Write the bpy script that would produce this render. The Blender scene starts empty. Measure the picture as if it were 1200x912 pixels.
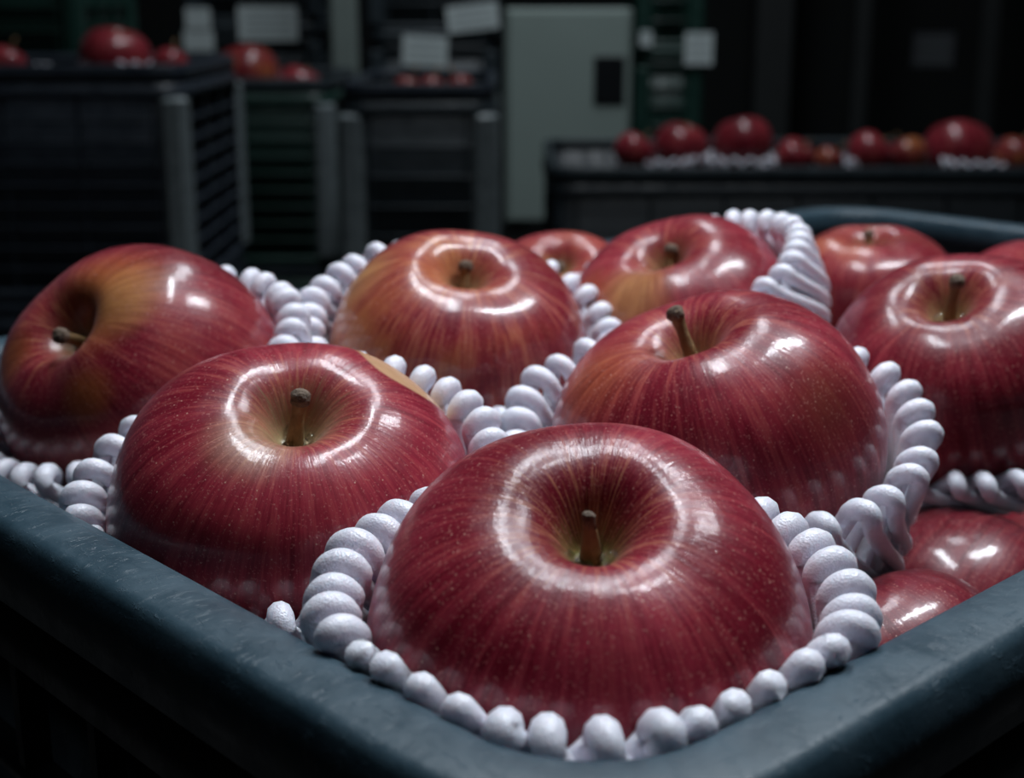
import bpy, math, random
from mathutils import Vector, Matrix, noise as mnoise
random.seed(4)
R_ = math.radians
# ------------------------------------------------------------------ camera
CAM_Z = 1.104
F_PX = 1667.0
PITCH = R_(15.2)
sc = bpy.context.scene
cam_d = bpy.data.cameras.new('camera'); cam = bpy.data.objects.new('camera', cam_d)
sc.collection.objects.link(cam); sc.camera = cam
cam.location = (0, 0, CAM_Z); cam.rotation_euler = (math.pi/2 - PITCH, 0, 0)
cam_d.sensor_width = 36; cam_d.lens = F_PX*36/1200
cam_d.clip_start = 0.01; cam_d.clip_end = 50
cam_d.dof.use_dof = True; cam_d.dof.focus_distance = 0.31; cam_d.dof.aperture_fstop = 15
# ------------------------------------------------------------------ light
w = bpy.data.worlds.new('world'); sc.world = w; w.use_nodes = True
w.node_tree.nodes['Background'].inputs[0].default_value = (.55, .75, 1, 1)
w.node_tree.nodes['Background'].inputs[1].default_value = 0.01
def area(name, loc, target, sx, sy, power, col=(.86, .93, 1), spread=180, rz=None):
    d = bpy.data.lights.new(name, 'AREA'); d.shape = 'RECTANGLE'; d.size = sx; d.size_y = sy
    d.energy = power; d.color = col; d.spread = R_(spread)
    o = bpy.data.objects.new(name, d); sc.collection.objects.link(o); o.location = loc
    v = Vector(target) - Vector(loc)
    o.rotation_euler = v.to_track_quat('-Z', 'Y').to_euler()
    return o
area('tube_light', (-.02, .50, CAM_Z+.56), (0, .38, CAM_Z-.12), .04, .30, 1.7, spread=140)
area('tube_light', (.33, .52, CAM_Z+.56), (.10, .38, CAM_Z-.12), .04, .30, 2.6, spread=140)
area('overhead_fill', (.0, .20, CAM_Z+1.6), (.05, .32, CAM_Z), 2.0, 1.6, 1.0)  # unseen soft fill, added to lift the front of the nets
area('background_fill', (.2, 1.9, 2.9), (.2, 2.4, .9), .3, 1.6, 22)  # unseen fill lamp, added to brighten the background stacks
sc.view_settings.view_transform = 'Standard'; sc.view_settings.look = 'None'
sc.view_settings.gamma = 1; sc.view_settings.use_curve_mapping = False
sc.view_settings.exposure = 0.0
try:
    sc.cycles.max_bounces = 8
except Exception: pass

# ------------------------------------------------------------------ helpers
COL = sc.collection
def ray(px, py):
    u = (px-600)/F_PX; v = (456-py)/F_PX
    return Vector((u, math.cos(PITCH)+v*math.sin(PITCH), -math.sin(PITCH)+v*math.cos(PITCH)))
def at(px, py, d): return Vector((0, 0, CAM_Z)) + ray(px, py)*d
def aty(px, py, Y): r = ray(px, py); return Vector((0, 0, CAM_Z)) + r*(Y/r.y)

class MB:
    def __init__(s): s.v = []; s.f = []
    def box(s, cx, cy, cz, sx, sy, sz, b=0.0):
        """box, with chamfered vertical edges and top when b > 0"""
        n = len(s.v)
        if b <= 0:
            for z in (-1, 1):
                for x, y in ((-1,-1),(1,-1),(1,1),(-1,1)): s.v.append((cx+x*sx/2, cy+y*sy/2, cz+z*sz/2))
            for q in ((0,3,2,1),(4,5,6,7),(0,1,5,4),(1,2,6,5),(2,3,7,6),(3,0,4,7)): s.f.append(tuple(n+i for i in q))
            return
        def ring(ix, z):
            hx, hy = sx/2-ix, sy/2-ix
            for x, y in ((-hx+b,-hy),(hx-b,-hy),(hx,-hy+b),(hx,hy-b),(hx-b,hy),(-hx+b,hy),(-hx,hy-b),(-hx,-hy+b)):
                s.v.append((cx+x, cy+y, cz+z))
        for ix, z in ((b*.5, -sz/2), (0, -sz/2+b*.5), (0, sz/2-b*.5), (b*.5, sz/2)): ring(ix, z)
        for r in range(3):
            for i in range(8): s.f.append((n+r*8+i, n+r*8+(i+1)%8, n+r*8+8+(i+1)%8, n+r*8+8+i))
        s.f.append(tuple(n+i for i in range(7, -1, -1))); s.f.append(tuple(n+24+i for i in range(8)))
    def tube(s, pts, rad, sides=8, caps=True):
        n0 = len(s.v); m = len(pts); prev = None
        for i, p in enumerate(pts):
            t = (pts[min(i+1, m-1)] - pts[max(i-1, 0)]).normalized()
            if prev is None:
                a = t.orthogonal().normalized()
            else:
                a = (prev - t*prev.dot(t)).normalized()
            prev = a; b = t.cross(a); r = rad(i/(m-1)) if callable(rad) else rad
            for k in range(sides):
                an = 2*math.pi*k/sides; s.v.append(tuple(p + (a*math.cos(an)+b*math.sin(an))*r))
        for i in range(m-1):
            for k in range(sides):
                k2 = (k+1) % sides
                s.f.append((n0+i*sides+k, n0+i*sides+k2, n0+(i+1)*sides+k2, n0+(i+1)*sides+k))
        if caps:
            s.f.append(tuple(n0+k for k in range(sides-1, -1, -1)))
            s.f.append(tuple(n0+(m-1)*sides+k for k in range(sides)))
    def build(s, name, mat, parent=None, smooth=False):
        me = bpy.data.meshes.new(name); me.from_pydata([tuple(v) for v in s.v], [], s.f); me.update()
        if smooth:
            for p in me.polygons: p.use_smooth = True
        me.materials.append(mat); o = bpy.data.objects.new(name, me); COL.objects.link(o)
        if parent: o.parent = parent
        return o
def tag(o, label=None, cat=None, group=None, kind=None):
    for k, v in (('label', label), ('category', cat), ('group', group), ('kind', kind)):
        if v: o[k] = v
    return o
def empty(name, loc, rot=(0, 0, 0)):
    o = bpy.data.objects.new(name, None); COL.objects.link(o); o.location = loc; o.rotation_euler = rot
    o.empty_display_size = .02; return o
def copy_tree(o, parent=None):
    c = o.copy(); COL.objects.link(c)
    if parent: c.parent = parent
    for ch in list(o.children): copy_tree(ch, c)
    return c

# ------------------------------------------------------------------ materials
class NT:
    def __init__(s, name):
        s.m = bpy.data.materials.new(name); s.m.use_nodes = True; s.t = s.m.node_tree
        s.b = s.t.nodes['Principled BSDF']
    def n(s, typ, **kw):
        nd = s.t.nodes.new(typ)
        for k, v in kw.items(): setattr(nd, k, v)
        return nd
    def l(s, a, b): s.t.links.new(a, b)
    def set(s, sock, v):
        if hasattr(v, 'links') or hasattr(v, 'is_linked'): s.l(v, sock)
        else: sock.default_value = v
    def math(s, op, a, b=None, c=None, clamp=False):
        nd = s.n('ShaderNodeMath', operation=op, use_clamp=clamp); s.set(nd.inputs[0], a)
        if b is not None: s.set(nd.inputs[1], b)
        if c is not None: s.set(nd.inputs[2], c)
        return nd.outputs[0]
    def mix(s, f, a, b):
        nd = s.n('ShaderNodeMix', data_type='RGBA'); s.set(nd.inputs[0], f)
        s.set(nd.inputs[6], a if hasattr(a, 'links') else (*a, 1)); s.set(nd.inputs[7], b if hasattr(b, 'links') else (*b, 1))
        return nd.outputs[2]
    def smooth(s, v, lo, hi, a=0.0, b=1.0):
        nd = s.n('ShaderNodeMapRange', interpolation_type='SMOOTHSTEP'); s.set(nd.inputs[0], v)
        nd.inputs[1].default_value = lo; nd.inputs[2].default_value = hi; nd.inputs[3].default_value = a; nd.inputs[4].default_value = b
        return nd.outputs[0]
    def noise(s, vec, scale, detail=3, rough=.55):
        nd = s.n('ShaderNodeTexNoise'); nd.inputs['Scale'].default_value = scale; nd.inputs['Detail'].default_value = detail
        nd.inputs['Roughness'].default_value = rough; s.l(vec, nd.inputs['Vector']); return nd.outputs['Fac']
    def vmul(s, vec, m, add=(0, 0, 0)):
        nd = s.n('ShaderNodeVectorMath', operation='MULTIPLY_ADD'); s.l(vec, nd.inputs[0])
        nd.inputs[1].default_value = m; nd.inputs[2].default_value = add; return nd.outputs[0]

def plain(name, col, rough=.5, var=.25, scale=40, bump=.1, spec=.5, metallic=0):
    q = NT(name); tc = q.n('ShaderNodeTexCoord').outputs['Object']
    nz = q.noise(tc, scale, 4); c2 = tuple(c*(1-var) for c in col); c1 = tuple(min(1, c*(1+var)) for c in col)
    q.l(q.mix(nz, c2, c1), q.b.inputs['Base Color']); q.b.inputs['Roughness'].default_value = rough
    q.b.inputs['Metallic'].default_value = metallic; q.b.inputs['Specular IOR Level'].default_value = spec
    if bump:
        bp = q.n('ShaderNodeBump'); bp.inputs['Strength'].default_value = bump; bp.inputs['Distance'].default_value = .002
        q.l(nz, bp.inputs['Height']); q.l(bp.outputs[0], q.b.inputs['Normal'])
    return q.m

def apple_mat(name, seed, yellow=.0, patches=(), cav=(.40, .33, .13), streak=.5, dark=1.0, wrinkle=.15, cavw=.22):
    """patches: list of (local point in R units, radius, colour, strength)"""
    q = NT(name); tc = q.n('ShaderNodeTexCoord').outputs['Object']
    at_ = q.n('ShaderNodeAttribute', attribute_name='polar'); pol = at_.outputs['Vector']
    sx = q.n('ShaderNodeSeparateXYZ'); q.l(pol, sx.inputs[0]); v = sx.outputs[2]
    s1 = q.noise(q.vmul(pol, (11, 11, 4.5), (seed*3.1, 1.7, seed)), 1.0, 5, .65)
    s2 = q.noise(q.vmul(pol, (36, 36, 11), (seed, 5.7, seed*1.3)), 1.0, 4, .7)
    big = q.noise(q.vmul(tc, (22, 22, 22), (seed*2.3, seed, 0)), 1.0, 3)
    fine = q.noise(q.vmul(tc, (260, 260, 260), (seed, 0, 0)), 1.0, 3)
    # reds
    st = q.math('ADD', q.math('MULTIPLY', s1, .55), q.math('MULTIPLY', s2, .45))
    st = q.math('ADD', q.math('MULTIPLY', st, .62), q.math('MULTIPLY', big, .38)); st = q.smooth(st, .41, .62)
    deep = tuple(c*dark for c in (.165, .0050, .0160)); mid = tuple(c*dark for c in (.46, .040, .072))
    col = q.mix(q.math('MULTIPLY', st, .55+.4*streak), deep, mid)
    # paler pinkish golden streaks radiating from the cavity
    near = q.smooth(v, .10, .44, 1, 0)
    gold = q.math('MULTIPLY', q.smooth(q.math('ADD', q.math('MULTIPLY', s2, .6), q.math('MULTIPLY', s1, .4)), .49, .61), q.math('ADD', q.math('MULTIPLY', near, .9), .07+.40*yellow))
    col = q.mix(q.math('MULTIPLY', gold, .85, clamp=True), col, (.58, .28, .13))
    # large golden blush
    if yellow > 0:
        bl = q.math('MULTIPLY', q.smooth(big, .52-.12*yellow, .74-.10*yellow), q.smooth(st, 0, 1, .45, 1))
        col = q.mix(q.math('MULTIPLY', bl, .85*yellow), col, (.50, .20, .045))
    geo_patch = None
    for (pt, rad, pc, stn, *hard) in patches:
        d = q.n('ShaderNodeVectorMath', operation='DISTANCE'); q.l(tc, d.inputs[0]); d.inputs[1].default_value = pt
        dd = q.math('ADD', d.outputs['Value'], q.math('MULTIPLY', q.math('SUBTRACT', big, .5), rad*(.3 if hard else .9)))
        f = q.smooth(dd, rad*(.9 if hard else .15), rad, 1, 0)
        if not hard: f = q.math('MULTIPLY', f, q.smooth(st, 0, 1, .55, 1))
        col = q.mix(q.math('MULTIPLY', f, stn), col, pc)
    # cavity
    vv = q.math('ADD', v, q.math('MULTIPLY', q.math('SUBTRACT', s2, .5), .42))
    cf = q.smooth(vv, .03, cavw, 1, 0)
    col = q.mix(q.math('MULTIPLY', cf, .9), col, cav)
    col = q.mix(q.smooth(v, .02, .075, 1, 0), col, (.09, .085, .03))
    # lenticels
    vo = q.n('ShaderNodeTexVoronoi'); q.l(q.vmul(tc, (420, 420, 420), (seed, 2, 3)), vo.inputs['Vector']); vo.inputs['Scale'].default_value = 1.0
    sp = q.n('ShaderNodeSeparateColor'); q.l(vo.outputs['Color'], sp.inputs[0])
    dot = q.math('MULTIPLY', q.smooth(vo.outputs['Distance'], .05, .12, 1, 0), q.math('GREATER_THAN', sp.outputs[0], .30))
    dot2 = q.math('MULTIPLY', dot, q.smooth(v, .15, .35, .35, .8))
    col = q.mix(dot2, col, (.66, .36, .28))
    spk = q.noise(q.vmul(tc, (1500, 1500, 1500), (seed, 0, 0)), 1.0, 2)
    col = q.mix(q.smooth(spk, .58, .70, 0, .42), col, (.60, .26, .22))
    col = q.mix(q.math('MULTIPLY', fine, .25), col, tuple(c*.6 for c in deep))
    q.l(col, q.b.inputs['Base Color'])
    q.l(q.smooth(fine, .3, .8, .30, .44), q.b.inputs['Roughness'])
    q.b.inputs['Specular IOR Level'].default_value = .28
    q.b.inputs['Coat Weight'].default_value = .42; q.b.inputs['Coat Roughness'].default_value = .10
    q.b.inputs['Sheen Weight'].default_value = .05; q.b.inputs['Sheen Roughness'].default_value = .4
    q.b.inputs['Sheen Tint'].default_value = (.85, .75, .95, 1)
    # relief: ripples along the meridians, pores
    h = q.math('ADD', q.math('MULTIPLY', q.noise(q.vmul(pol, (46, 46, 7), (seed, 0, 0)), 1.0, 3), .5), q.math('MULTIPLY', q.noise(q.vmul(tc, (420, 420, 420)), 1.0, 2), .35))
    h = q.math('ADD', h, q.math('MULTIPLY', q.noise(q.vmul(pol, (17, 17, 75), (0, seed, 0)), 1.0, 3), .55))
    h = q.math('ADD', h, q.math('MULTIPLY', dot, .25))
    bp = q.n('ShaderNodeBump'); bp.inputs['Strength'].default_value = wrinkle; bp.inputs['Distance'].default_value = .0006
    q.l(h, bp.inputs['Height']); q.l(bp.outputs[0], q.b.inputs['Normal']); q.l(bp.outputs[0], q.b.inputs['Coat Normal'])
    return q.m

def foam_mat():
    q = NT('white_foam'); tc = q.n('ShaderNodeTexCoord').outputs['Object']
    vo = q.n('ShaderNodeTexVoronoi'); vo.inputs['Scale'].default_value = 1900; q.l(tc, vo.inputs['Vector'])
    nz = q.noise(tc, 700, 3)
    q.l(q.mix(nz, (.66, .66, .75), (.90, .89, .96)), q.b.inputs['Base Color'])
    q.b.inputs['Roughness'].default_value = .32; q.b.inputs['Specular IOR Level'].default_value = .55
    q.b.inputs['Subsurface Weight'].default_value = .55; q.b.inputs['Subsurface Radius'].default_value = (1, .8, .8)
    q.b.inputs['Subsurface Scale'].default_value = .0035
    bp = q.n('ShaderNodeBump'); bp.inputs['Strength'].default_value = .38; bp.inputs['Distance'].default_value = .0005
    q.l(q.math('ADD', q.math('MULTIPLY', vo.outputs['Distance'], .7), nz), bp.inputs['Height']); q.l(bp.outputs[0], q.b.inputs['Normal'])
    return q.m
def crate_mat(name, col, rough=.42, scratch=.3):
    q = NT(name); tc = q.n('ShaderNodeTexCoord').outputs['Object']
    n1 = q.noise(q.vmul(tc, (60, 60, 60)), 1.0, 6, .65)
    # scuffs running different ways
    n2 = q.noise(q.vmul(tc, (160, 620, 160), (3, 0, 0)), 1.0, 5, .75)
    n3 = q.noise(q.vmul(tc, (620, 160, 160), (0, 4, 0)), 1.0, 5, .75)
    sc_ = q.math('MAXIMUM', q.smooth(n2, .56, .78), q.smooth(n3, .56, .78))
    c = q.mix(n1, tuple(x*.55 for x in col), tuple(x*1.45 for x in col))
    c = q.mix(q.math('MULTIPLY', sc_, scratch), c, tuple(x*2.6+.015 for x in col))
    q.l(c, q.b.inputs['Base Color']); q.l(q.smooth(n1, .3, .7, rough-.08, rough+.14), q.b.inputs['Roughness'])
    q.b.inputs['Specular IOR Level'].default_value = .5
    bp = q.n('ShaderNodeBump'); bp.inputs['Strength'].default_value = .5; bp.inputs['Distance'].default_value = .0007
    q.l(q.math('ADD', n1, q.math('MULTIPLY', sc_, .6)), bp.inputs['Height']); q.l(bp.outputs[0], q.b.inputs['Normal'])
    return q.m

M = dict(
    foam=foam_mat(),
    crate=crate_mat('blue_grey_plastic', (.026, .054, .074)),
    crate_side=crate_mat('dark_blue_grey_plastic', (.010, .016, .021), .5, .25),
    navy=crate_mat('navy_plastic', (.030, .040, .055), .38, .3),
    green=crate_mat('green_plastic', (.012, .045, .035), .4, .3),
    slate=crate_mat('slate_plastic', (.030, .042, .050), .4, .3),
    stem=plain('stem_brown', (.20, .115, .045), .6, .5, 300, .4),
    stem_tip=plain('stem_tip', (.14, .095, .065), .8, .6, 700, .8),
    cabinet=plain('pale_green_grey_paint', (.32, .40, .37), .55, .06, 12, .03),
    dark=plain('dark_window', (.01, .013, .015), .3, .2, 30, .05),
    paper=plain('label_paper', (.60, .68, .68), .7, .06, 60, .03),
    ink=plain('faded_print', (.30, .36, .37), .7, .1, 60, .0),
    concrete=plain('concrete', (.075, .075, .075), .75, .35, 5, .25),
    wall=plain('dark_wall', (.018, .022, .022), .8, .3, 3, .1),
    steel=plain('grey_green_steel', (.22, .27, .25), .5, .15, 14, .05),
    dim_steel=plain('dark_steel', (.03, .035, .036), .6, .2, 14, .05),  # much darker tone than the other steel
    grey_paper=plain('grey_notice_paper', (.16, .17, .19), .8, .1, 30, 0),  # darker grey than the label paper
    wood=plain('pallet_wood', (.13, .075, .045), .8, .4, 25, .3),
)
def water():
    q = NT('water'); q.b.inputs['Base Color'].default_value = (1, 1, 1, 1); q.b.inputs['Roughness'].default_value = .02
    q.b.inputs['Transmission Weight'].default_value = 1; q.b.inputs['IOR'].default_value = 1.333; return q.m
M['water'] = water()

# ------------------------------------------------------------------ room
FY = 6.5
def slab(name, lo, hi, mat, kind='structure'):
    m = MB(); m.box(*[(a+b)/2 for a, b in zip(lo, hi)], *[b-a for a, b in zip(lo, hi)])
    return tag(m.build(name, mat), kind=kind)
slab('floor', (-4, -2.5, -.1), (4, FY, 0), M['concrete'])
slab('ceiling', (-4, -2.5, 3.2), (4, FY, 3.3), M['wall'])
slab('wall_back', (-4, FY, 0), (4, FY+.1, 3.2), M['wall'])
slab('wall_left', (-4.1, -2.5, 0), (-4, FY, 3.2), M['wall'])
slab('wall_right', (4, -2.5, 0), (4.1, FY, 3.2), M['wall'])
slab('wall_front', (-4, -2.6, 0), (4, -2.5, 3.2), M['wall'])

# ------------------------------------------------------------------ crates
def sweep(profile, L, W, rc, name, mat, parent, seg=10, smooth=True):
    """profile: (outward, z) pairs swept round a rounded rectangle 0..L (x) by 0..W (y)"""
    base = []
    for cx, cy, a0 in ((rc, rc, 180), (L-rc, rc, 270), (L-rc, W-rc, 0), (rc, W-rc, 90)):
        for k in range(seg+1):
            a = R_(a0 + 90*k/seg); base.append((cx, cy, math.cos(a), math.sin(a)))
    # extra points on the straight sides
    mb = MB(); n = len(base); m = len(profile)
    for cx, cy, ca, sa in base:
        for o, z in profile: mb.v.append((cx+ca*(rc+o), cy+sa*(rc+o), z))
    for i in range(n):
        j = (i+1) % n
        for k in range(m):
            k2 = (k+1) % m
            mb.f.append((i*m+k, j*m+k, j*m+k2, i*m+k2))
    return mb.build(name, mat, parent, smooth)
HC = .29
def rim_profile(w, drop):
    top = []
    for k in range(9):                      # rounded top, slightly crowned
        t = k/8; top.append((w*t, -.0016*(2*t-1)**2 - (.0025 if k in (0, 8) else 0)))
    top[0] = (0, -.0035); top.insert(1, (.0012, -.0016)); 
    top[-1] = (w, -.0060); top.insert(-1, (w-.0016, -.0030))
    prof = top + [(w+.0002, -.012), (w-.001, -drop), (w-.004, -drop), (w-.004, -drop+.004), (.004, -drop+.004), (0, -drop)]
    return prof[::-1]
def make_crate(name, L, W, rimmat, sidemat, rimw=.019, rc=.025, nh=6, step=.04, post=None, sheet_z=None):
    """inner size L x W, rim top at z = 0, bottom at -HC; origin at an inner corner"""
    root = empty(name, (0, 0, 0))
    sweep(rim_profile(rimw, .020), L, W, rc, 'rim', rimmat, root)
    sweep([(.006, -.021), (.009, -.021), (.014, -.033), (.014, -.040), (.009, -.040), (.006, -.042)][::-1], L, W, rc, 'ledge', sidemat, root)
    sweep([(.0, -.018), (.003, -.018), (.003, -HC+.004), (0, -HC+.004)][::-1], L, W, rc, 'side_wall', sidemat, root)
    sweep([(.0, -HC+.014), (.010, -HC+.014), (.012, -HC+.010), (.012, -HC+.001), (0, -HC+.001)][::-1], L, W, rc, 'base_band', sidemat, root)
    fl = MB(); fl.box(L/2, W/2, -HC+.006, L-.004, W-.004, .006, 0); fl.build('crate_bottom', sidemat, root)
    if sheet_z is not None:
        m = MB(); m.box(L/2, W/2, sheet_z, L-.006, W-.006, .003); m.build('packing_sheet', M['wall'], root)
    # ribs
    hz = [-.042 - (HC-.056)*(k+1)/(nh+1) for k in range(nh)]
    for k, z in enumerate(hz):
        sweep([(.0028, z-.0022), (.011, z-.0018), (.011, z+.0018), (.0028, z+.0022)], L, W, rc, 'horizontal_rib', sidemat, root, seg=5)
    zc = (-.038-HC+.010)/2; hh = HC-.010-.038-.002
    vm = MB(); vm.box(0, 0, 0, .0035, .0075, hh); proto = None
    n = max(1, int((L-2*rc)/step)); m = max(1, int((W-2*rc)/step))
    for (cnt, ln, axis) in ((n, L, 0), (m, W, 1)):
        for k in range(cnt+1):
            t = rc + (ln-2*rc)*k/cnt
            for side in (0, 1):
                off = -.0066 if side == 0 else ((W if axis == 0 else L)+.0066)
                if proto is None: proto = vm.build('vertical_rib', sidemat, root); o = proto
                else: o = proto.copy(); COL.objects.link(o)
                o.location = (t, off, zc) if axis == 0 else (off, t, zc)
                o.rotation_euler = (0, 0, 0 if axis == 0 else math.pi/2)
    if post:
        for x, y in ((0, 0), (L, 0), (L, W), (0, W)):
            p = MB(); p.box(x+(.001 if x == 0 else -.001), y+(.001 if y == 0 else -.001), zc, .034, .034, hh, .008); p.build('corner_post', post, root)
    return root
PAL = .12
# the crate of apples
CL, CW = .56, .336
AZ = R_(47.0)                                  # bearing of its long side
C0 = Vector((.012, .192, 0)); RIM_Z = CAM_Z - .114
eR = Vector((math.sin(AZ), math.cos(AZ), 0)); eL = Vector((-math.cos(AZ), math.sin(AZ), 0))
crate = make_crate('plastic_crate', CL, CW, M['crate'], M['crate_side'], sheet_z=-.142)
crate.location = (C0.x, C0.y, RIM_Z); crate.rotation_euler = (0, 0, math.pi/2-AZ)
tag(crate, 'worn blue-grey plastic crate in the foreground filled with large red apples', 'crate', 'crates of the foreground stack')
for k, lb in ((1, 'dark plastic crate directly under the foreground apple crate'), (2, 'dark plastic crate at the foot of the foreground stack')):
    c = copy_tree(crate); c.location = (C0.x, C0.y, RIM_Z-HC*k); tag(c, lb)
def make_pallet(x0, y0, L, W, rz, label, ztop):
    root = empty('pallet', (x0, y0, 0), (0, 0, rz)); tag(root, label, 'pallet', 'wooden pallets under the crate stacks')
    for k in range(3):
        b = MB(); b.box(L/2, .05+(W-.1)*k/2, (ztop-.02)/2+.0, L, .08, ztop-.02-.001); b.build('bearer', M['wood'], root)
    nb = 6
    for k in range(nb):
        b = MB(); b.box(.05+(L-.1)*k/(nb-1), W/2, ztop-.0105, .08, W, .019); b.build('deck_board', M['wood'], root)
    return root
zb = RIM_Z-HC*3+.0005
o = C0 - eR*.02 - eL*.02
make_pallet(o.x, o.y, CL+.04, CW+.04, math.pi/2-AZ, 'wooden pallet under the foreground crate stack', zb)

# ------------------------------------------------------------------ apples
CR = .845
PROFILE = [(0, .50), (.05, .502), (.08, .515), (.11, .55), (.155, .618), (.21, .680), (.28, .728), (.36, .750), (.45, .746), (.56, .715), (.68, .650), (.80, .545), (.91, .37), (.985, .10), (.985, -.15), (.925, -.38), (.82, -.56), (.68, -.70), (.52, -.78), (.38, -.79), (.26, -.74), (.16, -.65), (.07, -.58), (0, -.57)]
def crom(P, n):
    out = []; m = len(P)-1
    for i in range(n+1):
        t = i/n*m; k = min(int(t), m-1); u = t-k
        p = [P[max(0, min(m, k+j))] for j in (-1, 0, 1, 2)]
        out.append(tuple(.5*((2*p[1][d]) + (-p[0][d]+p[2][d])*u + (2*p[0][d]-5*p[1][d]+4*p[2][d]-p[3][d])*u*u + (-p[0][d]+3*p[1][d]-3*p[2][d]+p[3][d])*u**3) for d in (0, 1)))
    return out
def apple_mesh(R, seed, nu=112, nv=88, lob=.009, depth=1.0, asym=.018):
    rnd = random.Random(seed); ph = [rnd.random()*6.28 for _ in range(6)]
    prof = crom(PROFILE, nv); verts = []; pol = []; faces = []
    for j, (r, z) in enumerate(prof):
        t = j/nv; r = max(0, r)
        for i in range(nu):
            a = 2*math.pi*i/nu
            sh = math.exp(-((t-.34)/.10)**2)          # shoulder ridge
            bt = math.exp(-((t-.80)/.10)**2)
            zz = z + sh*(lob*math.cos(5*a+ph[0]) + asym*math.cos(a+ph[1]) + .4*lob*math.cos(3*a+ph[2])) + bt*lob*1.5*math.cos(5*a+ph[3])
            if t < .32: zz = zz*1.0 - (1-depth)*(-.12)*(1-t/.32)
            rr = r*(1 + .018*math.cos(2*a+ph[4]) + .010*math.cos(5*a+ph[0]) + .008*math.cos(3*a+ph[5]))
            verts.append((rr*math.cos(a)*R, rr*math.sin(a)*R, zz*R)); pol.append((math.cos(a), math.sin(a), t))
    for j in range(nv):
        for i in range(nu):
            i2 = (i+1) % nu; faces.append((j*nu+i, (j+1)*nu+i, (j+1)*nu+i2, j*nu+i2))
    me = bpy.data.meshes.new('skin'); me.from_pydata(verts, [], faces)
    for p in me.polygons: p.use_smooth = True
    at_ = me.attributes.new('polar', 'FLOAT_VECTOR', 'POINT'); at_.data.foreach_set('vector', [c for p in pol for c in p])
    me.update(); return me
def stem_parts(R, root, tipdir, length, thick=.0018, zbase=.50, bulb=1.0):
    """tipdir: local horizontal lean (x, y)"""
    pts = []
    lx, ly = tipdir
    for k in range(12):
        t = k/11; pts.append(Vector((lx*length*(t**1.5), ly*length*(t**1.5), R*zbase-.0008+length*t*math.sqrt(max(.2, 1-.6*(lx*lx+ly*ly))))))
    m = MB(); m.tube(pts, lambda t: thick*(1.3-.5*min(1, t*1.4)+bulb*(.45*max(0, t-.66)/.34)), 12)
    st = m.build('stem', M['stem'], root, True)
    d = (pts[-1]-pts[-2]).normalized(); e = pts[-1]; tp = MB()
    tp.tube([e-d*.0022, e-d*.001, e+d*.0004, e+d*.0011, e+d*.0014], lambda t: thick*(.82+.40*bulb, .84+.5*bulb, .82+.46*bulb, .6+.3*bulb, .3)[int(round(t*4))]*1.03, 10)
    for i, v in enumerate(tp.v):
        n = mnoise.noise(Vector(v)*900)*.0005; tp.v[i] = (v[0]+n, v[1]-n, v[2]+n*.7)
    tp.build('stem_tip', M['stem_tip'], st, True)
    return st
def drops(R, root, n, seed):
    rnd = random.Random(seed)
    for k in range(n):
        a = 2*math.pi*k/n + rnd.uniform(-.4, .4); rr = rnd.uniform(.06, .085)*R; s = rnd.uniform(.0013, .0022)
        m = MB(); c = Vector((rr*math.cos(a), rr*math.sin(a), R*.53))
        nu, nv = 14, 8
        for j in range(nv+1):
            th = math.pi*j/nv
            for i in range(nu):
                b = 2*math.pi*i/nu; m.v.append((c.x+s*math.sin(th)*math.cos(b), c.y+s*math.sin(th)*math.sin(b), c.z+s*.7*math.cos(th)))
        for j in range(nv):
            for i in range(nu): m.f.append((j*nu+i, (j+1)*nu+i, (j+1)*nu+(i+1)%nu, j*nu+(i+1)%nu))
        m.build('water_drop', M['water'], root, True)
APPLES = {}
def frame_from(center, base_px, R, h=.51, min_el=None, axis=None, el=None):
    """axis of an apple whose stem base shows at base_px"""
    if axis is not None: return Vector(axis).normalized()
    r = ray(*base_px); o = Vector((0, 0, CAM_Z)); rn = r.normalized(); oc = center-o
    t0 = oc.dot(rn); near = o+rn*t0; off = near-center; q = (h*R)**2 - off.length_squared
    if min_el is not None: q = max(q, (h*R*math.sin(R_(min_el)))**2)
    if el is not None: return off.normalized()*math.cos(R_(el)) - rn*math.sin(R_(el))
    n = off - rn*math.sqrt(max(q, 0)); return n.normalized()
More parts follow.
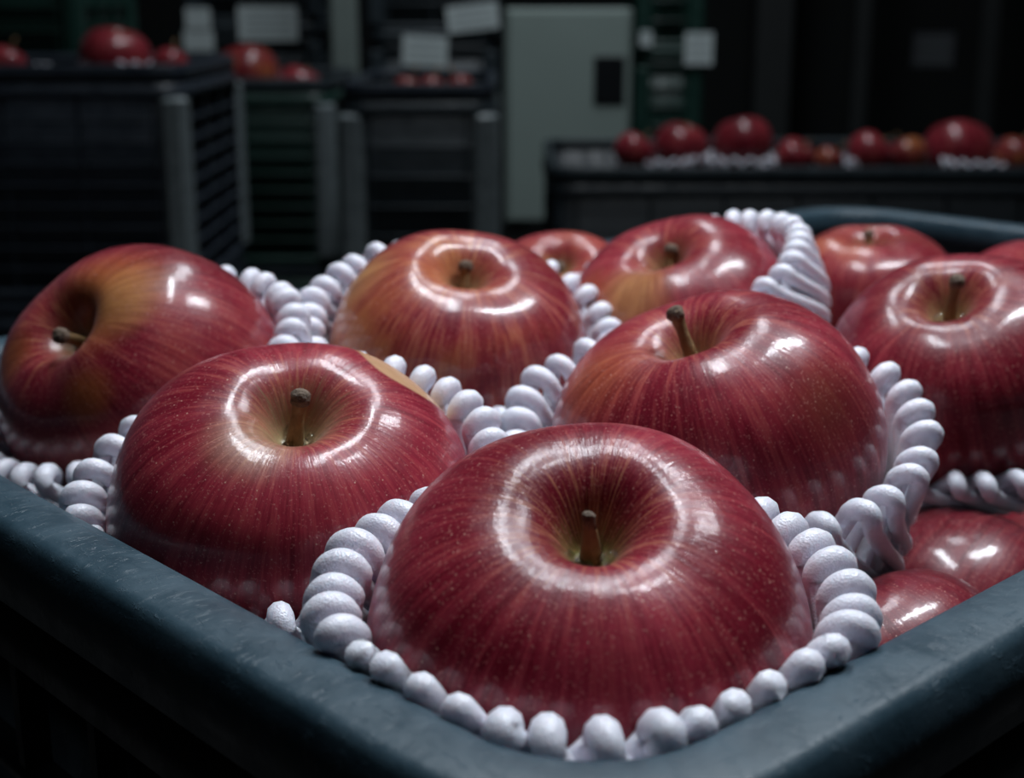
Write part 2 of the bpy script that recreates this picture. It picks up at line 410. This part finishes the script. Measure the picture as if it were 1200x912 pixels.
def apple(key, px, py, wpx, W, base, tip, label, seed, group='apples in the foreground crate', yellow=0, patches=(), min_el=20, axis=None, el=None, stem=True, nd=3, depth=None, bulb=1.0, **mk):
    R = W/2/1.0; d = W*F_PX/wpx; c = at(px, py, d)
    n = frame_from(c, base, R, axis=axis, min_el=min_el, el=el)
    q = n.to_track_quat('Z', 'Y').to_matrix()
    # turn local x towards the world's right
    xw = (Vector((1, 0, 0)) - n*n.x).normalized(); yw = n.cross(xw)
    mat3 = Matrix((xw, yw, n)).transposed()
    root = empty('apple', c); root.rotation_euler = mat3.to_euler()
    tag(root, label, 'apple', group)
    inv = mat3.inverted()
    pl = []
    for (ppx, ppy, rad, pc, stn, *hd) in patches:
        r = ray(ppx, ppy).normalized(); o = inv @ (Vector((0, 0, CAM_Z))-c); rl = inv @ r
        S = Vector((1/R, 1/R, 1/(R*.82))); oo = Vector([a*b for a, b in zip(o, S)]); rr = Vector([a*b for a, b in zip(rl, S)])
        A = rr.dot(rr); B = 2*oo.dot(rr); Cc = oo.dot(oo)-1; D = B*B-4*A*Cc
        t = (-B-math.sqrt(max(D, 0)))/(2*A); pl.append((tuple(o+rl*t), rad*R, pc, stn, *hd))
    me = apple_mesh(R, seed, **({'depth': depth} if depth else {}))
    pl = [(tuple(min((v.co for v in me.vertices), key=lambda co: (co-Vector(a[0])).length_squared)), *a[1:]) for a in pl]
    me.materials.append(apple_mat('apple_skin_'+str(seed), seed*1.37, yellow, pl, **mk))
    sk = bpy.data.objects.new('skin', me); COL.objects.link(sk); sk.parent = root
    if stem:
        bl = c + n*(R*.505)
        L = stem if isinstance(stem, float) else .016
        # direction of the tip
        r = ray(*tip).normalized(); o = Vector((0, 0, CAM_Z)); t0 = (bl-o).dot(r); near = o+r*t0; off = near-bl; qq = L*L-off.length_squared
        tv = off - r*math.sqrt(max(0, qq))*(1 if n.y < 0 else -.3) if qq > 0 else off.normalized()*L
        if qq > 0:
            c1 = off - r*math.sqrt(qq); c2 = off + r*math.sqrt(qq); tv = c1 if c1.dot(n) > c2.dot(n) else c2
        tl = inv @ tv
        h = Vector((tl.x, tl.y)); ln = min(h.length/L, .95)
        hd2 = h.normalized()*ln if h.length > 1e-6 else Vector((0, 0))
        stem_parts(R, root, (hd2.x, hd2.y), L, bulb=bulb)
        drops(R, root, nd, seed)
    APPLES[key] = (c, R, n, mat3)
    return root
RED = (.30, .008, .018); ORG = (.50, .16, .035); YEL = (.62, .36, .12); CRM = (.66, .42, .22)
apple('A1', 689, 748, 532, .090, (693, 650), (690, 603), 'largest red apple, nearest the front corner of the crate, short brown stem', 1, el=46, nd=4, wrinkle=.26, stem=.0115, yellow=.0, bulb=-.4, cav=(.24, .25, .06), cavw=.20)
apple('A2', 343, 598, 424, .090, (345, 516), (353, 460), 'red apple with a cream scar on its right shoulder, behind the left rim', 2, el=43, stem=.014,
      patches=[(486, 436, .34, CRM, .8, 1), (300, 515, .34, (.55, .40, .24), .55)], yellow=.05, cav=(.42, .36, .17), cavw=.30)
apple('A3', 537, 410, 307, .088, (545, 334), (546, 308), 'orange-tinged apple with round shoulders in the middle of the back row', 3, el=32, stem=.010, yellow=.75,
      patches=[(425, 330, .45, YEL, .6)], cav=(.42, .30, .14))
apple('A4', 838, 514, 384, .090, (808, 408), (790, 362), 'dark red apple with its long stem leaning left, behind the largest apple', 4, stem=.017, el=27, yellow=.12,
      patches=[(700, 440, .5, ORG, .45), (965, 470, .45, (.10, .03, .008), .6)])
apple('A5', 1122, 442, 312, .088, (1113, 380), (1122, 325), 'plum-red apple with an upright stem at the right edge of the frame', 5, el=36, stem=.018, dark=.85)
apple('A6', 164, 448, 334, .090, (112, 411), (68, 392), 'apple tilted left with a golden blush round its stem, leftmost in the crate', 6, stem=.015, el=33, yellow=.15, dark=.8,
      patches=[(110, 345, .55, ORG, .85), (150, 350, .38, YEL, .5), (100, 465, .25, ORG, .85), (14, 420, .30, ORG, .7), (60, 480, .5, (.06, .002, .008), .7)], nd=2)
apple('A7', 799, 382, 282, .088, (780, 315), (787, 288), 'red apple in a wide flaring foam net at the back of the crate', 7, el=30, stem=.010, yellow=.1,
      patches=[(742, 345, .42, YEL, .7), (690, 345, .35, ORG, .4)])
apple('A8', 657, 361, 195, .070, (655, 322), (656, 310), 'small pale-flecked apple half hidden between two back row apples', 8, stem=.007, yellow=.4,
      patches=[(652, 298, .4, YEL, .9)], nd=0)
apple('A12', 1018, 352, 207, .080, (1018, 290), (1018, 266), 'orange-red apple at the far end of the crate with a tiny stem tip', 12, stem=.012, yellow=.45, nd=0)
apple('A11', 1222, 388, 242, .086, (1232, 330), (1235, 305), 'red apple cut off by the right edge of the frame in the top far corner', 11, stem=.010, yellow=.1, nd=0)
apple('A10', 1035, 822, 350, .075, (1000, 742), (1000, 740), 'bare red apple low in the crate against the right rim, nearer of two', 10, stem=False, axis=(-.35, .3, .6), dark=.55)  # skin colour darkened to stand in for shade low in the crate
apple('A9', 1125, 748, 325, .086, (1000, 742), (1000, 740), 'bare red apple low in the crate against the right rim, farther of two', 9, stem=False, axis=(.5, .5, .45), dark=.55)  # shade put into the skin colour here too
# lower layer that closes the gaps
def crate_pt(a, b, z): p = C0+eL*a+eR*b; return Vector((p.x, p.y, z))
low_me = apple_mesh(.040, 21, 48, 40); low_me.materials.append(apple_mat('apple_skin_lower', 30, .2, (), dark=.8))
for k, (a, b) in enumerate(((.10, .10), (.19, .10), (.285, .09), (.145, .20), (.235, .20), (.17, .30), (.25, .33), (.09, .36), (.18, .40), (.27, .43), (.09, .46), (.19, .50))):
    root = empty('apple', crate_pt(a, b, CAM_Z-.213), (.3*math.sin(k*2), .3*math.cos(k*3), k))
    tag(root, 'red apple in the hidden lower layer of the foreground crate', 'apple', 'lower layer apples glimpsed in the gaps')
    s = bpy.data.objects.new('skin', low_me); COL.objects.link(s); s.parent = root

# ------------------------------------------------------------------ foam nets
RS = .0028
def inside_crate(p, m):
    r = p-C0; a = r.dot(eL); b = r.dot(eR); rc = .025
    a = max(m, min(CW-m, a)); b = max(m, min(CL-m, b))
    for ca, cb, sa, sb in ((rc, rc, -1, -1), (rc, CL-rc, -1, 1), (CW-rc, rc, 1, -1), (CW-rc, CL-rc, 1, 1)):
        da, db = (a-ca)*sa, (b-cb)*sb
        if da > 0 and db > 0:
            l = math.hypot(da, db); mx = rc-m
            if l > mx: a = ca+sa*da*mx/l; b = cb+sb*db*mx/l
    q = C0+eL*a+eR*b; return Vector((q.x, q.y, p.z))
def push_out(p, key, m):
    c, R, n, mt = APPLES[key]; l = mt.inverted() @ (p-c); S = (R+m, R+m, R*.80+m)
    q = Vector([a/b for a, b in zip(l, S)]); L = q.length
    if L < 1 and L > 1e-6: l = Vector([a/L*b for a, b in zip(q, S)]); return c + mt @ l
    return p
def net(key, normal, lam0, flare, n, label, neighbours=(), sides=10, npt=50, H=.047, shift=(0, 0, 0), skirt=0, wide=.8, base=.0046, rs=RS):
    c, R, ax, mt = APPLES[key]; nn = Vector(normal).normalized()
    xw = (Vector((1, 0, 0))-nn*nn.x).normalized(); yw = nn.cross(xw); m3 = Matrix((xw, yw, nn)).transposed()
    root = empty('foam_net', c, m3.to_euler())
    tag(root, label, 'foam net', 'white foam nets around the apples'); inv = m3.inverted(); rnd = random.Random(key)
    off = Vector(shift)
    for i in range(n):
        th0 = 2*math.pi*(i+rnd.uniform(-.12, .12))/n; jz = rnd.uniform(-.0007, .0007); pts = []; jr = rnd.uniform(-.0005, .0005)
        leg = (npt-18)//2; s0 = .07; ra = rs*1.15
        for s in [-1+(1-s0)*k/leg for k in range(leg)] + [s0*(2*k/17-1) for k in range(18)] + [s0+(1-s0)*(k+1)/leg for k in range(leg)]:
            if abs(s) < s0: f = s/s0*math.pi/2; ro = ra*math.sin(f); dn = ra*(1-math.cos(f))
            else: ro = math.copysign(ra, s); dn = ra + H*(abs(s)-s0)
            dn -= jz
            th = th0 + wide*(.32*s + math.copysign(max(0, abs(s)-s0)**1.2, s))
            lam = lam0 - dn/(R*1.05)
            o = base + flare*math.exp(-dn/.012) + ro + jr
            x = (R+o)*math.cos(max(lam, -1.45)); z = R*.84*math.sin(lam) + o*math.sin(lam)*.8
            if skirt: x += skirt*((R+base+flare)*math.cos(lam0)-x)*min(1, dn/.03); z += skirt*((R*.84+base*.8)*math.sin(lam0)-dn*.9-z)*min(1, dn/.03)
            pl = Vector((x*math.cos(th), x*math.sin(th), z)) + off*math.exp(-dn/.02)
            p = c + m3 @ pl
            for _ in range(2):
                p = push_out(p, key, rs*.9)
                for nb in neighbours: p = push_out(p, nb, rs)
                p = inside_crate(p, rs+.0006-.0045*max(0, min(1, (p.z-RIM_Z+.004)/.006)))
            pts.append(inv @ (p-c))
        mb = MB(); kk = rs*rnd.uniform(.93, 1.07); mb.tube(pts, lambda t: kk*(.84+.16*math.exp(-((t-.5)/.14)**2)), sides); mb.build('foam_strand', M['foam'], root, True)
    return root
net('A1', (.0, -.10, 1), R_(16), .0022, 36, 'white foam net around the largest apple in the front corner', ('A2', 'A4'), rs=.0031)
net('A2', (-.10, -.34, 1), R_(14), .0025, 34, 'white foam net around the apple behind the left rim', ('A1', 'A6', 'A4', 'A3'))
net('A3', (.12, -.38, 1), R_(14), .0030, 34, 'white foam net around the orange-tinged apple in the back row', ('A2', 'A4', 'A6', 'A7', 'A8'))
net('A4', (-.06, -.26, 1), R_(8), .0060, 31, 'white foam net around the dark red apple with the leaning stem', ('A1', 'A2', 'A3', 'A5', 'A7'), wide=.72, H=.062, skirt=.75, npt=58, rs=.0029)
net('A5', (-.1, -.05, 1), R_(-24), .004, 30, 'white foam net around the plum-red apple at the right edge', ('A4', 'A7', 'A9', 'A11'), wide=.9)
net('A6', (-.30, -.34, 1), R_(8), .003, 34, 'white foam net around the leftmost apple tilted to the left', ('A2', 'A3'))
net('A7', (-.42, -.15, 1), R_(24), .0050, 36, 'white foam net flaring behind the apple at the back of the crate', ('A3', 'A4', 'A5', 'A8', 'A12'))
net('A8', (.0, -.1, 1), R_(-10), .003, 26, 'white foam net under the small half hidden apple', ('A3', 'A7'), H=.03)

# ------------------------------------------------------------------ background crate stacks
def stack(px0, px1, pyt, Y, depth_, label, side, rimm, post, count=3, group='crates stacked in the background', nh=8, z_fix=None):
    a = aty(px0, pyt, Y); b = aty(px1, pyt, Y); ztop = a.z if z_fix is None else z_fix
    L = b.x-a.x-.038
    c = make_crate('plastic_crate', L, depth_, rimm, side, rimw=.012, nh=nh, step=.09, post=post, sheet_z=-.05)
    c.location = (a.x+.019, Y+.019, ztop); tag(c, label[0], 'crate', group)
    for k in range(1, count):
        d = copy_tree(c); d.location = (a.x+.019, Y+.019, ztop-HC*k-.0005*k); tag(d, label[k])
    zb_ = ztop-HC*count-.0005*count
    if zb_ > .03: make_pallet(a.x, Y, L+.038, depth_+.038, 0, 'wooden pallet under the %s' % label[-1].split(',')[0], zb_)
    return ztop, a.x+.019, L
def labs(w): return ['%s, topmost of its stack' % w, '%s, second of its stack' % w, '%s, lowest of its stack' % w]
bright = crate_mat('scuffed_grey_plastic', (.22, .26, .27), .30, .9)
zA, xA, LA = stack(-140, 216, 76, 1.75, .36, labs('dark navy crate in the left background'), M['navy'], M['navy'], bright)
zB, xB, LB = stack(222, 392, 92, 2.22, .36, labs('dark green crate in the background between two navy stacks'), M['green'], M['slate'], bright)
zC, xC, LC = stack(390, 586, 98, 1.85, .36, labs('slate grey crate in the middle background left of the pale cabinet'), M['slate'], M['navy'], bright, nh=5)
if 1: zD, xD, LD = stack(638, 1330, 197, 1.90, .40, labs('long dark crate of apples in the right background'), M['crate_side'], M['slate'], None, count=2, nh=3)
# apples lying on the background crates
bg_red = apple_mat('apple_skin_far_red', 40, .15, ()); bg_org = apple_mat('apple_skin_far_orange', 43, .9, ()); 
def far_mesh(R, seed, mat): me = apple_mesh(R, seed, 40, 36); me.materials.append(mat); return me
fm = [far_mesh(.040, 61, bg_red), far_mesh(.040, 62, bg_red), far_mesh(.040, 63, bg_org)]
def far_apple(px, py, wpx, Y, me, label, group, rot=(0, 0, 0)):
    p = aty(px, py, Y); d = (p.y*math.cos(PITCH)-(p.z-CAM_Z)*math.sin(PITCH)); R = wpx*d/F_PX/2
    root = empty('apple', p, rot); tag(root, label, 'apple', group)
    s = bpy.data.objects.new('skin', fm[me]); COL.objects.link(s); s.parent = root; s.scale = (R/.040,)*3
    m = MB(); m.tube([Vector((0, 0, .018)), Vector((.001, 0, .025)), Vector((.003, 0, .034))], .0016, 6)
    st = m.build('stem', M['stem'], root, True)
    return root
gR = 'apples on the long crate in the right background'
for px, py, wd, Y, me, lb, rot in (
    (744, 178, 50, 1.96, 0, 'red apple at the left end of the long background crate', (.5, .3, 1)),
    (798, 172, 66, 2.02, 1, 'second apple from the left on the long background crate', (.2, -.2, 2)),
    (870, 168, 72, 2.00, 0, 'third apple from the left, tall and round, on the long background crate', (.3, .2, 3)),
    (932, 184, 48, 1.96, 1, 'fourth apple from the left, sitting low in its net on the long crate', (.5, .5, 0)),
    (972, 188, 36, 1.95, 2, 'fifth and smallest apple from the left on the long background crate', (.2, .6, 0)),
    (1020, 180, 56, 1.98, 0, 'sixth apple from the left on the long background crate', (.7, .3, 1)),
    (1062, 182, 50, 2.0, 2, 'orange-tinged apple left of the biggest one on the long background crate', (.4, -.3, 5)),
    (1122, 178, 84, 2.06, 1, 'biggest apple on the long background crate, toward the right end', (.3, .4, 2)),
    (1192, 184, 56, 1.99, 2, 'apple cut by the right edge of the frame on the long background crate', (.3, .1, 1))):
    far_apple(px, py, wd, Y, me, lb, gR, rot)
gL = 'apples on the crate stacks in the left background'
for px, py, wd, Y, me, lb, rot in (
    (8, 74, 46, 1.84, 0, 'red apple at the left edge of the frame on the navy stack', (.3, .2, 1)),
    (136, 68, 84, 1.88, 1, 'large dark red apple on the navy stack in the left background', (.2, -.2, 2)),
    (200, 76, 44, 1.84, 0, 'small red apple at the right corner of the navy stack', (.3, .3, 2)),
    (289, 88, 78, 2.32, 2, 'yellow and red apple on the green crate below the white sign', (.5, .2, 3)),
    (352, 101, 54, 2.36, 0, 'dim red apple low on the green crate right of the yellow one', (.3, .2, 1)),
    (478, 104, 34, 2.02, 2, 'left small orange apple on the slate crate under the paper labels', (.3, .2, 1)),
    (506, 104, 34, 2.05, 2, 'middle small orange apple on the slate crate under the paper labels', (.4, .2, 2)),
    (538, 103, 34, 2.02, 2, 'right small orange apple on the slate crate under the paper labels', (.2, .4, 3))):
    far_apple(px, py, wd, Y, me, lb, gL, rot)
# foam nets and liners on the background crates
def far_net(px, py, wpx, Y, label, h=.03, n=16):
    p = aty(px, py, Y); d = p.y*math.cos(PITCH)-(p.z-CAM_Z)*math.sin(PITCH); R = wpx*d/F_PX/2
    root = empty('foam_net', p); tag(root, label, 'foam net', 'white foam nets on the background crates'); proto = None
    for i in range(n):
        pts = []
        for k in range(13):
            s = k/6-1; th = .5*s; dn = h*(math.sqrt(s*s+.01)-.1); r = R*(1-.25*(dn/h)**2)+.002*s
            pts.append(Vector((r*math.cos(th), r*math.sin(th), -dn)))
        if proto is None: m = MB(); m.tube(pts, .0034, 6); proto = m.build('foam_strand', M['foam'], root, True); o = proto
        else: o = proto.copy(); COL.objects.link(o)
        o.rotation_euler = (0, 0, 2*math.pi*i/n)
for px, py, wd, Y, lb in ((768, 184, 92, 1.99, 'foam net under the two leftmost apples on the long crate'), (872, 182, 96, 2.00, 'foam net around the tall round third apple on the long crate'),
                          (990, 184, 70, 2.0, 'foam net between the small and the sixth apple on the long crate'), (1150, 186, 90, 2.02, 'foam net beside the biggest apple on the long crate'),
                          (170, 72, 92, 1.88, 'foam net right of the large apple on the navy stack'), (16, 78, 80, 1.86, 'foam net at the left edge of the navy stack'),
                          (296, 88, 60, 2.32, 'foam net under the yellow and red apple on the green crate')):
    far_net(px, py, wd, Y, lb)

# ------------------------------------------------------------------ pale cabinet
def cabinet():
    Y = 2.75; a = aty(592, 262, Y); b = aty(742, 10, Y)
    w_ = b.x-a.x; h_ = b.z-a.z; root = empty('control_cabinet', (a.x+w_/2, Y+.12, 0)); tag(root, 'pale green-grey metal control cabinet with a dark square window', 'cabinet')
    m = MB(); m.box(0, 0, a.z+h_/2, w_, .22, h_, .006); m.build('housing', M['cabinet'], root)
    m = MB(); m.box(0, -.112, a.z+h_/2, w_-.012, .006, h_-.012, .003); dr = m.build('door', M['cabinet'], root)
    p = aty(715, 94, Y); q = aty(697, 122, Y); q2 = aty(735, 66, Y)
    m = MB(); m.box((q.x+q2.x)/2-(a.x+w_/2)-.003, -.1165, p.z, q2.x-q.x, .005, q2.z-q.z, .003); m.build('window', M['dark'], dr)
    for sx in (-1, 1):
        for sy in (-1, 1):
            m = MB(); m.box(sx*(w_/2-.025), sy*.08, a.z/2, .035, .035, a.z); m.build('leg', M['wall'], root)
cabinet()
# ------------------------------------------------------------------ dim things further back
def far_stack(px0, px1, pytop, Y, mat, labels, count, h=.30):
    a = aty(px0, pytop, Y); b = aty(px1, pytop, Y); L = b.x-a.x-.038; ztop = a.z; first = None
    n = int(ztop//HC)
    c = make_crate('plastic_crate', L, .34, mat, mat, nh=5, step=.08, post=mat); c.location = (a.x+.019, Y, ztop)
    out = [c]
    for k in range(1, n):
        d = copy_tree(c); d.location = (a.x+.019, Y, ztop-k*(HC+.0005)); out.append(d)
    for k, o in enumerate(out):
        tag(o, labels % ['topmost', 'second', 'third', 'fourth', 'fifth', 'sixth', 'seventh'][k], 'crate', 'dim crate stacks along the back of the room')
    zb_ = ztop-n*(HC+.0005)+.0005
    if zb_ > .03: make_pallet(a.x, Y-.019, L+.038, .378, 0, 'wooden pallet under the ' + labels.split(',')[0].replace('a single ', ''), zb_)
    return out
far_stack(-60, 90, -110, 2.45, M['green'], 'mottled green crate behind the left edge of the navy stack, %s from above', 5)
far_stack(205, 372, -150, 3.0, M['slate'], 'black crate behind the white sign, %s from above', 5)
far_stack(425, 586, -140, 3.0, M['slate'], 'black crate with paper labels left of the pale cabinet, %s from above', 5)
far_stack(746, 832, -120, 3.0, M['green'], 'mottled green crate right of the pale cabinet, %s from above', 5)
def sheet(px0, py0, px1, py1, Y, label, rz=0, lines=4, mat='paper'):
    a = aty(px0, py1, Y); b = aty(px1, py0, Y); w_, h_ = b.x-a.x, b.z-a.z
    root = empty('paper_label', ((a.x+b.x)/2, Y, (a.z+b.z)/2), (0, rz, 0)); tag(root, label, 'label', 'paper labels in the background')
    m = MB(); m.box(0, 0, 0, w_, .0012, h_); m.build('paper', M[mat], root)
    for k in range(lines):
        l = MB(); l.box(0, -.0009, h_*(.3-.6*k/max(1, lines-1)), w_*(.8 if k % 2 else .7), .0006, h_*.055); l.build('printed_line', M['ink'], root)
sheet(280, 7, 348, 48, 2.978, 'wide white paper label above the yellow and red apple', 0, 4)
sheet(218, 9, 246, 34, 2.978, 'small upper paper label left of the wide white one', 0, 2)
sheet(216, 36, 250, 60, 2.978, 'small lower paper label left of the wide white one', 0, 2)
sheet(472, 42, 524, 78, 2.978, 'crumpled paper label above the small orange apples', .06, 3)
sheet(524, 5, 584, 36, 2.975, 'tilted paper label beside the top of the pale cabinet', -.12, 3)
sheet(750, 36, 764, 54, 2.978, 'tiny pale label right of the pale cabinet', 0, 1)
sheet(802, 38, 836, 76, 2.975, 'grey label on the green crates right of the pale cabinet', 0, 3)
# posts
def post(px0, px1, Y, label, mat='steel'):
    a = aty(px0, 0, Y); b = aty(px1, 0, Y); w_ = b.x-a.x
    root = empty('steel_post', ((a.x+b.x)/2, Y, 0)); tag(root, label, 'post', 'steel posts in the background')
    m = MB(); m.box(0, 0, 1.6, w_, w_, 3.19, .006); m.build('shaft', M[mat], root)
    m = MB(); m.box(0, 0, .006, w_*2, w_*2, .012, .002); m.build('foot_plate', M[mat], root)
post(387, 418, 2.74, 'pale steel post rising behind the green crate stack')
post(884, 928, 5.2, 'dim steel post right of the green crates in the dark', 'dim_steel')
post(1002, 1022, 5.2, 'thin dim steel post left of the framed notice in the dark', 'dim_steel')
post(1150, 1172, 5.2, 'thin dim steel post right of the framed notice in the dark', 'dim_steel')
sheet(1068, 38, 1120, 78, FY-.001, 'grey notice on the dark back wall at upper right', 0, 4, 'grey_paper')
